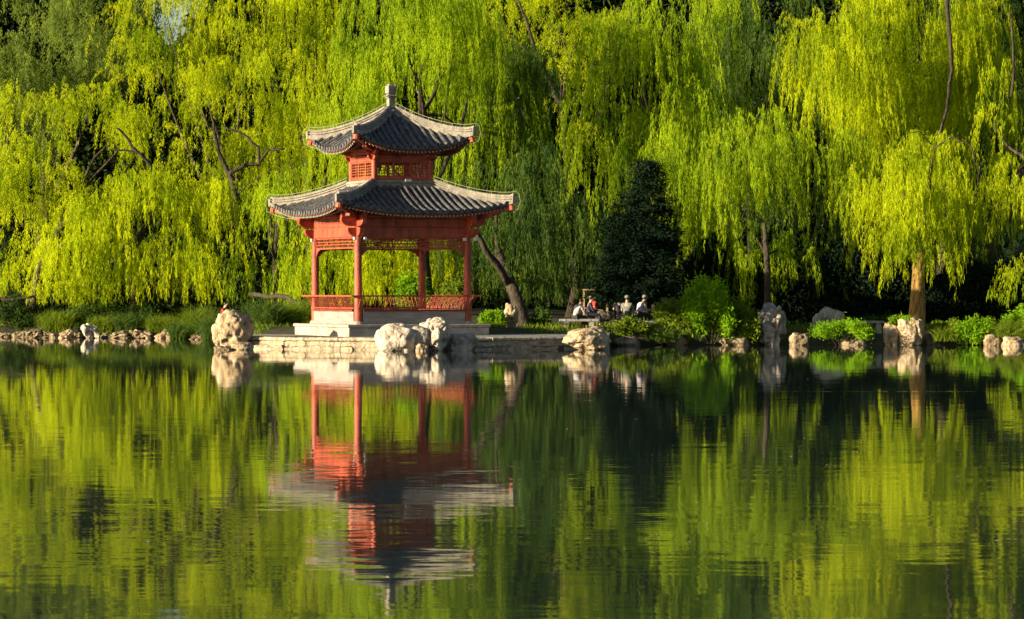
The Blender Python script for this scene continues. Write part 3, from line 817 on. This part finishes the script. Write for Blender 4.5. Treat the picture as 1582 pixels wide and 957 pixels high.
# ------------------------------------------------------------------ rocks
def rock(label, px0, px1, py0, py1, Y, m='rock', depth=None, group='garden rocks set along the waterline', seed=0, bump=.28, sub=5, pits=.5, shape=None, rug=.55, flat=False):
    import bmesh
    w_ = (px1 - px0) * Y / F; h_ = (py1 - py0) * Y / F
    zb = max(Z(py1, Y), -.15) - .12; cx = X((px0 + px1) / 2, Y); dp = depth or w_ * .8
    h_ = Z(py0, Y) - zb
    bm = bmesh.new(); bmesh.ops.create_icosphere(bm, subdivisions=sub, radius=1)
    sv = Vector((seed * 3.7, seed * 1.3, seed * 7.1))
    for v in bm.verts:
        n = v.co.normalized()
        c = Vector((math.copysign(abs(n.x) ** .8, n.x), math.copysign(abs(n.y) ** .8, n.y), math.copysign(abs(n.z) ** .75, n.z)))
        a = mnoise.noise(n * 1.2 + sv) * 1.1 + mnoise.noise(n * 2.6 + sv) * .6
        r2 = 1 - abs(mnoise.noise(n * 3.4 + sv * 2)) * 1.1
        f_ = mnoise.fractal(n * 5 + sv, 1.0, 2.0, 4) * .35
        pit = max(0, mnoise.noise(n * 4.3 + sv * 3) - .22) * pits * 1.6
        s = 1 + bump * (a + rug * (.45 * (r2 - .7) + f_)) - pit * rug
        p = c * s
        if shape: p = shape(p)
        v.co = Vector((p.x * w_ / 2, p.y * dp / 2, (p.z + 1) * h_ / 2))
    xs = [v.co.x for v in bm.verts]; zs = [v.co.z for v in bm.verts]
    kx = w_ / (max(xs) - min(xs)); ox = (max(xs) + min(xs)) / 2; kz = h_ / (max(zs) - min(zs)); oz = min(zs)
    for v in bm.verts: v.co.x = (v.co.x - ox) * kx; v.co.z = (v.co.z - oz) * kz
    me = bpy.data.meshes.new('rock'); bm.to_mesh(me); bm.free(); me.materials.append(M[m])
    me.polygons.foreach_set('use_smooth', [not flat] * len(me.polygons))
    o = bpy.data.objects.new('rock', me); COL.objects.link(o); o.location = (cx, Y, zb)
    return tag(o, label, 'rock', group)
rock('big cream boulder with an overhanging top at the terrace left end', 327, 392, 478, 540, 118.8, 'rock', seed=21, bump=.22)
rock('broad rounded white boulder, left of the pair before the pavilion', 578, 648, 499, 544, 114.8, 'rock_white', seed=2, bump=.16, pits=.35)
rock('taller pointed white boulder, right of the pair before the pavilion', 648, 697, 490, 541, 115.0, 'rock_white', seed=5, bump=.26, shape=lambda p: Vector((p.x*(.75+.22*p.z), p.y, p.z)))
rock('grey smooth stone wedged between the two white boulders', 632, 664, 503, 541, 114.7, 'rock_grey', seed=4, bump=.15, sub=4)
rock('small pale stone at the waterline below the white pair', 642, 662, 531, 544, 114.2, 'rock', seed=6, sub=4)
rock('rough grey rock against the shaded terrace wall, right of the white pair', 690, 738, 514, 544, 115.6, 'rock_grey', seed=8, sub=4)
rock('long sunlit cream rock with an ochre flank at the terrace right end', 868, 945, 504, 541, 117.0, 'rock', seed=9, bump=.26, depth=1.8, shape=lambda p: Vector((p.x, p.y, p.z * (.78 + .25 * p.x))))
rock('slim pale standing stone left of the leaning willow trunk', 778, 801, 468, 506, 129.5, 'rock', seed=10, sub=4, group=None)
rock('tall pitted grey standing rock with holes', 1164, 1216, 467, 534, 127.4, 'rock_grey', seed=12, bump=.36, pits=1.0, rug=1)
rock('low brown rock at the water right of the tall grey one', 1219, 1250, 514, 539, 126.6, 'rock_brown', seed=13, sub=4)
rock('humped dim rock behind the round green bush', 1254, 1308, 474, 528, 130.0, 'rock_grey', seed=14, bump=.3)
rock('tan rock at the water left of its taller twin under the golden trunk', 1364, 1392, 497, 535, 127.2, 'rock', seed=15, sub=4)
rock('tan pointed rock directly below the golden trunk', 1386, 1428, 490, 536, 127.0, 'rock', seed=16, bump=.24)
rock('dark low boulder right of the golden trunk', 1424, 1458, 510, 536, 127.6, 'rock_brown', seed=17, sub=4)
rock('knobbly tan rock at the right shore, left one', 1519, 1548, 516, 538, 125.4, 'rock_brown', seed=18, sub=4)
rock('flat tan rock at the right shore, nearest the frame edge', 1546, 1584, 519, 540, 125.0, 'rock', seed=19, sub=4)
for i, (a, c, t, bt, mm, lb) in enumerate([(40,68,507,522,'rock_brown','leftmost jagged brown shore rock'),(66,92,511,523,'rock_brown','low brown shore rock second from the left'),
      (88,114,508,523,'rock','rounded tan shore rock left of the bright one'),(124,156,499,523,'rock_white','bright cream block standing on the left shore'),
      (168,202,510,523,'rock_brown','long low brown shore rock right of the bright block'),(200,242,509,524,'rock_brown','brown ledge rock midway along the left shore'),
      (238,262,508,526,'rock','pale tilted shore rock beside the brown ledge'),(256,288,512,528,'rock_brown','dark low shore rock under the grass tufts'),
      (286,322,513,529,'rock_brown','craggy brown shore rock near the big boulder'),(318,340,520,531,'rock','small tan shore rock touching the big boulder')]):
    rock(lb, a, c, t, bt, 147.3 - i * .2 - (3 if i > 7 else 0), mm, seed=30 + i, sub=4, bump=.5, rug=.8, flat=(mm == 'rock_brown'), shape=lambda p: Vector((p.x, p.y, p.z - .35 * p.x * (1 if i % 2 else -1))))
for i, (a, c, t, bt, Y, lb) in enumerate([(-6,18,514,523,150,'dark flat shore stone at the left frame edge'),(18,44,512,521,149.6,'small dark shore stone beside the leftmost jagged rock'),
      (112,128,514,523,148,'small dark stone left of the bright block'),(154,172,514,524,147.8,'small dark stone right of the bright block'),(228,250,514,526,146.8,'small wet stone before the brown ledge rock'),
      (272,296,516,529,145.8,'low wet stone before the dark shore rock'),(300,332,519,534,141.5,'stepping-shaped brown stone left of the big boulder')]):
    rock(lb, a, c, t, bt, Y, 'rock_brown', seed=70 + i, sub=4, bump=.45, rug=.7, flat=True)
rock('flat wet stone at the foot of the big cream boulder', 330, 358, 534, 547, 116.5, 'rock_brown', seed=50, sub=4)
rock('low pale rock lying against the terrace wall left of the centre', 356, 392, 528, 547, 116.7, 'rock', seed=51, sub=4)
rock('dark stone under the bank between terrace and tall shrub', 1020, 1066, 514, 535, 127.2, 'rock_brown', seed=52, sub=4)
rock('mossy stone under the bank, right of the terrace end', 945, 990, 519, 537, 126.0, 'rock_brown', seed=53, sub=4)
rock('mossy dark stone below the tall bright shrub', 1110, 1160, 516, 536, 127.0, 'rock_brown', seed=54, sub=4)
rock('dark stone at the waterline below the round green bush', 1296, 1340, 520, 536, 127.0, 'rock_brown', seed=55, sub=4)
rock('dim boulder on the lawn behind the seated people', 920, 946, 480, 494, 136, 'rock_dim', seed=56, sub=4, group=None)

# ------------------------------------------------------------------ shrubs, herbs, reeds
def shrub(label, px0, px1, py0, py1, Y, m='leaf_bush', n=5000, ln=.13, wd=.07, name='shrub', group='shrubs and herbs along the bank', lobes=7, upright=.2):
    cx = X((px0+px1)/2, Y); zb = Z(py1, Y); w_ = (px1-px0)*Y/F; h_ = (py1-py0)*Y/F
    root = empty(name, (cx, Y, zb), label, 'shrub', group)
    P = []
    st = MB()
    for i in range(lobes * 3):
        a = random.uniform(-1, 1); hh = random.uniform(.35, 1) * (1 - .35 * abs(a) ** 2)
        c = np.array([a * w_ * .40, random.uniform(-1,1) * w_ * .25, h_ * hh * .82])
        m_ = n // (lobes * 3); u = rng.normal(size=(m_, 3)) * np.array([w_*.075, w_*.09, h_ * .12])
        P.append(c + u)
        st.tube([(c[0]*.25, c[1]*.25, -.2), (c[0]*.7, c[1]*.7, c[2]*.5), tuple(c)], [.02,.015,.006], 5)
    P = np.concatenate(P); P[:,2] = np.abs(P[:,2])
    D = rng.normal(size=P.shape); D[:,2] += upright; D /= np.linalg.norm(D, axis=1, keepdims=True)
    V = leaf_tris(P, D, ln * (.6 + .8*rng.random(len(P))), wd * np.ones(len(P)))
    tri_mesh('foliage', V, M[m], root)
    st.build('stems', M['bark'], root)
def reeds(label, px0, px1, py0, py1, Y, m='leaf_herb', n=900, name='grass_clump', wd=.03, group='grass clumps along the bank', lean=.35, dep=.5):
    cx = X((px0+px1)/2, Y); zb = Z(py1, Y); w_ = (px1-px0)*Y/F; h_ = (py1-py0)*Y/F
    P = np.stack([rng.uniform(-.5,.5,n)*w_*.85, rng.uniform(-dep,dep,n), rng.random(n)*.15*h_-.1], 1)
    l = h_ * (.45 + .6*rng.random(n)); D = np.stack([rng.normal(size=n)*lean, rng.normal(size=n)*lean, np.ones(n)], 1); D /= np.linalg.norm(D, axis=1, keepdims=True)
    A = leaf_tris(P, D, l*.7, wd*np.ones(n))
    tip = P + D * (l*.6)[:,None]; D2 = D + np.stack([rng.normal(size=n)*.5, rng.normal(size=n)*.3, -.5*np.ones(n)], 1); D2 /= np.linalg.norm(D2, axis=1, keepdims=True)
    Bt = leaf_tris(tip, D2, l*.5, wd*.8*np.ones(n))
    o = tri_mesh(name, np.concatenate([A, Bt]), M[m]); o.location = (cx, Y, zb)
    tag(o, label, 'grass', group)
shrub('tall bright green shrub with upright shoots at the right shore', 1058, 1136, 426, 524, 126.9, n=7500, lobes=5, ln=.20, wd=.09, upright=.8)
shrub('green shrub spilling over the bank right of the tall one', 1112, 1172, 462, 532, 127.3, 'leaf_herb', 5000)
shrub('rounded dense green bush hugging the waterline', 1258, 1348, 494, 531, 126.8, 'leaf_bush', 8000, ln=.1, wd=.055)
shrub('leafy sprig on top of the tan rocks under the golden trunk', 1374, 1408, 486, 502, 127.1, 'leaf_bush', 900)
shrub('low leafy bush right of the golden trunk', 1440, 1490, 494, 520, 127.8, 'leaf_herb', 3000)
shrub('sunlit grassy bush at the right shore', 1478, 1548, 490, 532, 127.0, 'leaf_bush', 7000)
shrub('tall leafy bush at the right frame edge', 1545, 1600, 470, 524, 127.4, 'leaf_bush', 6000)
shrub('low herb patch right of the terrace end', 948, 1000, 488, 524, 126.6, 'leaf_herb', 4500)
shrub('yellow-green herb patch before the long stone bench', 996, 1068, 492, 526, 127.2, 'leaf_herb', 4500)
shrub('leafy shrub between bench and tall bright shrub', 1010, 1070, 462, 512, 129.5, 'leaf_herb', 4000)
shrub('ivy-like foliage on the left foot of the tall grey rock', 1140, 1178, 488, 532, 126.8, 'leaf_herb', 2500)
shrub('young green shrub seen through the pavilion behind the railing', 612, 668, 418, 480, 131.5, 'leaf_bush', 5000)
shrub('small green shrub behind the right pavilion columns', 676, 722, 428, 482, 131.0, 'leaf_herb', 3500)
shrub('low green plants right of the pavilion plinth', 742, 784, 480, 508, 128.6, 'leaf_bush', 3500)
shrub('dim shrub at the foot of the leaning trunk', 818, 850, 474, 508, 129.8, 'leaf_shaded', 2500)
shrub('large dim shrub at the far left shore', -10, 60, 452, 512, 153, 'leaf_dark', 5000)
shrub('broad green bush on the left shore behind the bright block', 100, 190, 462, 514, 151.5, 'leaf_shaded', 7000)
shrub('shadowed bush between left shore grass and willow curtain', 180, 250, 468, 515, 151.8, 'leaf_shaded', 5000)
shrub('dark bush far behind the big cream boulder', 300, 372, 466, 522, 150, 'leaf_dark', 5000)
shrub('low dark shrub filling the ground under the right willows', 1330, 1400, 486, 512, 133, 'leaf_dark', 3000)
for i, (a, c, t, bt, Y, lb) in enumerate([(262,290,494,526,145.2,'grass tuft between the pale tilted rock and the craggy one'),(60,112,474,516,150.2,'tall grass clump leftmost on the shore'),(140,176,482,514,149.8,'grass clump just right of the bright block'),
    (176,214,478,515,149.6,'grass clump left of the middle on the left shore'),(226,270,482,514,149.2,'grass clump above the pale tilted rock'),(284,326,468,520,148,'tall grass clump left of the big boulder'),
    (384,430,456,512,131,'round grassy tussock right of the big cream boulder'),(424,466,466,508,132,'grassy slope left of the pavilion plinth'),(455,488,452,510,134,'grass behind the left pavilion corner'),
    (312,348,480,533,140.5,'grass clump dropping to the water beside the big boulder'),(1440,1480,500,524,127,'grass clump right of the golden trunk'),(1540,1590,488,528,126,'grass clump at the right frame edge'),(1000,1050,498,526,126.8,'reddish-green grass under the long stone bench'),
    (748,782,494,510,127.8,'short grass before the pale standing stone')]):
    reeds(lb, a, c, t, bt, Y, 'leaf_herb' if i % 3 else 'leaf_shaded', n=900)
def turf():
    n = 60000
    x = rng.uniform(-26, 26, n); y = rng.uniform(121, 158, n)
    keep = []; zs = []
    for a, c in zip(x, y):
        d = c - shoreY(a)
        inside = abs(a + 4.7) < 5.2 and c < 129.5
        keep.append(.6 < d < (7 if a < 9 else 4) and not inside); zs.append(groundZ(a, c) if d > .9 else 0)
    keep = np.array(keep); P = np.stack([x, y, np.array(zs)], 1)[keep]; m_ = len(P)
    D = np.stack([rng.normal(size=m_)*.5, rng.normal(size=m_)*.5, np.ones(m_)], 1); D /= np.linalg.norm(D, axis=1, keepdims=True)
    tag(tri_mesh('ground_cover', leaf_tris(P, D, .22*(.5+rng.random(m_)), .06*np.ones(m_)), M['leaf_herb']), 'short grass and weeds covering the bank', 'grass', kind='stuff')
turf()

def flotsam():
    n = 800
    y = 26 + 92 * rng.random(n) ** 1.3; x = (rng.random(n) - .5) * y * .36
    ok = np.array([b_ < shoreY(a_) - 4 and not (abs(a_ + 3) < 9 and b_ > 112) for a_, b_ in zip(x, y)])
    P = np.stack([x, y, np.full(n, .006)], 1)[ok]; m_ = len(P)
    a = rng.random(m_) * 6.28; D = np.stack([np.cos(a), np.sin(a), .12 * np.ones(m_)], 1)
    V = np.empty((m_, 3, 3)); s_ = (.010 + .028 * rng.random(m_) ** 3)[:, None]
    S = np.stack([-np.sin(a), np.cos(a), np.zeros(m_)], 1)
    V[:,0] = P - S * s_ * .4; V[:,1] = P + S * s_ * .4; V[:,2] = P + D * s_ * 1.6
    tag(tri_mesh('floating_leaves', V, M['fluff']), 'tiny pale leaves and fluff floating on the lake', 'floating leaves', kind='stuff')
flotsam()

# ------------------------------------------------------------------ benches, fence
def bench(label, px0, px1, pyt, pyb, Y):
    w_ = (px1-px0)*Y/F; zt = Z(pyt, Y); zb = Z(pyb, Y); cx = X((px0+px1)/2, Y)
    r_ = empty('stone_bench', (cx, Y, zb), label, 'bench', 'stone benches on the bank')
    h = zt - zb
    b = MB(); b.box(-w_/2, w_/2, -.2, .2, h-.11, h); o = b.build('seat', M['greystone'], r_); bv = o.modifiers.new('bevel','BEVEL'); bv.width = .02
    for s in (-1, 1):
        b = MB(); x = s*w_*.32
        b.prism([(x-.12,-.1),(x+.12,-.1),(x+.09,h-.112),(x-.09,h-.112)][::-1], -.16, .16); b.build('leg', M['greystone'], r_)
bench('grey stone bench carrying the person in the white shirt', 864, 925, 493, 509, 128.5)
bench('long grey stone bench behind the yellow-green herbs', 982, 1042, 496, 512, 129.5)
bench('grey stone bench in shadow right of the round bush', 1318, 1366, 496, 513, 129.8)
fr = empty('wooden_fence', (X(925,145), 145, groundZ(X(925,145),145)), 'pale sunlit timber fence far behind the seated people', 'fence')
O = fr.location
for zq in (448, 460):
    b = MB(); a = at(900, zq, 145) - O; c = at(955, zq, 145) - O; b.bar(a, c, .05, .07); b.build('rail', M['fence'], fr)
for pq in (902, 938, 953):
    b = MB(); a = at(pq, 447, 145.06) - O; b.bar((a.x, a.y, -.2), a, .09, .09); b.build('post', M['fence'], fr)

# ------------------------------------------------------------------ people
def skin_obj(name, pts, edges, radii, m, parent, root=0, sub=2):
    me = bpy.data.meshes.new(name); me.from_pydata([tuple(p) for p in pts], edges, [])
    me.materials.append(m)
    o = bpy.data.objects.new(name, me); COL.objects.link(o)
    if parent: o.parent = parent
    sk = o.modifiers.new('skin', 'SKIN'); sk.use_smooth_shade = True
    if not me.skin_vertices: me.skin_vertices.new()
    for i, r_ in enumerate(radii):
        me.skin_vertices[0].data[i].radius = r_ if hasattr(r_, '__len__') else (r_, r_)
        me.skin_vertices[0].data[i].use_root = (i == root)
    ss = o.modifiers.new('smooth', 'SUBSURF'); ss.levels = sub; ss.render_levels = sub
    return o
def person(label, loc, face, shirt, trousers, hair='hair', lean=.25, seat=.45, reach=(.35,.15), hat=None, arm_down=False, group='people sitting on the bank', sleeves=True):
    """seated figure; local -y is forward, ground at z=0"""
    r_ = empty('person', loc, label, 'person', group, rz=face)
    V = Vector
    hip = V((0,0,seat+.10)); ch = V((0,-lean*.55,seat+.42)); nk = V((0,-lean*.85,seat+.60)); hd0 = V((0,-lean-.02,seat+.665)); hd1 = V((0,-lean-.04,seat+.755)); hd2 = V((0,-lean-.03,seat+.82))
    pts = [hip, V((0,-lean*.25,seat+.26)), ch, nk, hd0, hd1, hd2, hd1+V((0,-.115,-.01))]
    rad = [(.15,.12),(.135,.10),(.155,.11),(.055,.055),(.07,.08),(.085,.10),(.065,.075),(.016,.02)]
    ed = [(0,1),(1,2),(2,3),(3,4),(4,5),(5,6),(5,7)]
    arms = []
    for s in (-1, 1):
        sh = ch + V((s*.19, -.01, .09)); el = sh + V((s*.06, -.12, -.27)); wr = el + V((-s*.06, -reach[0]*.7, reach[1]*.5-.03))
        i = len(pts); pts += [sh, el, wr, wr + V((-s*.01,-.06,-.01)), wr + V((-s*.01,-.10,-.02))]; rad += [.055,.042,.028,.036,.03]
        ed += [(2,i),(i,i+1),(i+1,i+2),(i+2,i+3),(i+3,i+4)]; arms.append((sh, el, wr))
        pb = i + 4
        for q in range(4):
            a = pts[i+3] + V((s*(.03-.02*q), -.085, -.012)); e = a + V((0, -.035 - .006*(q in (1,2)), -.03)); j = len(pts)
            pts += [a, e]; rad += [.0095,.0085]; ed += [(pb,j),(j,j+1)]
        j = len(pts); a = pts[i+3] + V((-s*.045,-.03,.0)); pts += [a, a + V((-s*.01,-.035,-.01))]; rad += [.011,.009]; ed += [(i+3,j),(j,j+1)]
        kn = V((s*.12, -.46, seat+.06)); an = V((s*.12, -.48, .08)); j = len(pts)
        pts += [V((s*.10,-.06,seat+.08)), kn, an, V((s*.12,-.62,.035))]; rad += [.085,.062,.04,.035]
        ed += [(0,j),(j,j+1),(j+1,j+2),(j+2,j+3)]
    skin_obj('body', pts, ed, rad, M['skin'], r_)
    sp = [hip + V((0,0,-.02)), V((0,-lean*.25,seat+.26)), ch, nk - V((0,0,.03))]; sr = [(.175,.145),(.16,.125),(.18,.132),(.075,.07)]; se = [(0,1),(1,2),(2,3)]
    for sh, el, wr in arms:
        i = len(sp); e = sh.lerp(el, .62) if sleeves else sh.lerp(el, 1)
        sp += [sh, e]; sr += [.078,.066]; se += [(2,i),(i,i+1)]
        if not sleeves: sp.append(el.lerp(wr,.8)); sr.append(.045); se.append((i+1,i+2))
    skin_obj('shirt', sp, se, sr, M[shirt], r_)
    tp = [V((0,0,seat+.07))]; tr_ = [(.17,.13)]; te = []
    for s in (-1, 1):
        i = len(tp); tp += [V((s*.10,-.06,seat+.085)), V((s*.12,-.46,seat+.065)), V((s*.12,-.475,.13))]; tr_ += [.105,.085,.068]; te += [(0,i),(i,i+1),(i+1,i+2)]
    skin_obj('trousers', tp, te, tr_, M[trousers], r_)
    hb = V((0,.028,.02))
    skin_obj('hair', [hd0+hb+V((0,.02,0)), hd1+hb, hd2+hb+V((0,-.02,0))], [(0,1),(1,2)], [(.072,.072),(.09,.095),(.078,.085)], M[hair], r_)
    if hat:
        h = MB(); c = hd2 + V((0,0,.0)); h.tube([c+V((0,0,-.03)), c+V((0,0,.03)), c+V((0,0,.075)), c+V((0,0,.09))], [.112,.108,.08,.03], 14)
        h.bar(c+V((0,-.09,-.02)), c+V((0,-.18,-.03)), .13, .012); h.build('hat', M[hat], r_, smooth=True)
    return r_
def gp(px, Y, dz=0.0): return Vector((X(px, Y), Y, groundZ(X(px, Y), Y) + dz))
bz = Z(509, 128.5)
person('person in a white shirt seated on the stone bench, seen from behind', (X(889,128.5), 128.5, bz), R(90+35), 'cloth_white_shaded', 'cloth_dark', lean=.28, seat=.43)
def seated(label, px, Y, face, shirt, trousers, stool, seat=.45, **k):
    x = X(px, Y); z = groundZ(x, Y)
    person(label, (x, Y, z), face, shirt, trousers, seat=seat, **k)
    b = MB(); b.tube([(0,0,-.1), (0,0,.06), (0,0,seat*.5), (0,0,seat-.05), (0,0,seat)], [.17,.19,.22,.20,.17], 14)
    o = b.build('stone_stool', M['rock_dim'], smooth=True); o.location = (x, Y, z)
    tag(o, stool, 'stool', 'stone stools under the seated people')
seated('person in dark navy clothes sitting just beyond the one in white', 909, 130.5, R(95), 'cloth_navy', 'cloth_dark', 'stone stool under the person in navy beside the bench', lean=.1, sleeves=False)
seated('person in a red shirt seated farther back under the willow', 922, 137, R(-70), 'cloth_red', 'cloth_dark', 'stone stool under the person in the red shirt', lean=.22)
seated('person in grey shirt and pale cap seen from behind', 968, 131.5, R(165), 'cloth_grey', 'cloth_dark', 'stone stool under the person in grey with a cap', lean=.1, hat='cap')
seated('person in a lilac-white shirt leaning to the right', 986, 132, R(120), 'cloth_pink', 'cloth_dark', 'stone stool under the person in lilac white', lean=.3, hat='cap')
seated('person in dark blue sitting in deep shade behind the capped one', 957, 136, R(180), 'cloth_navy', 'cloth_dark', 'stone stool under the person in dark blue', lean=.1)
seated('person in red and blue clothes sitting behind the big cream boulder', 343, 140, R(80), 'cloth_red', 'cloth_blue', 'low stone under the person in red and blue', seat=.25, lean=.15)
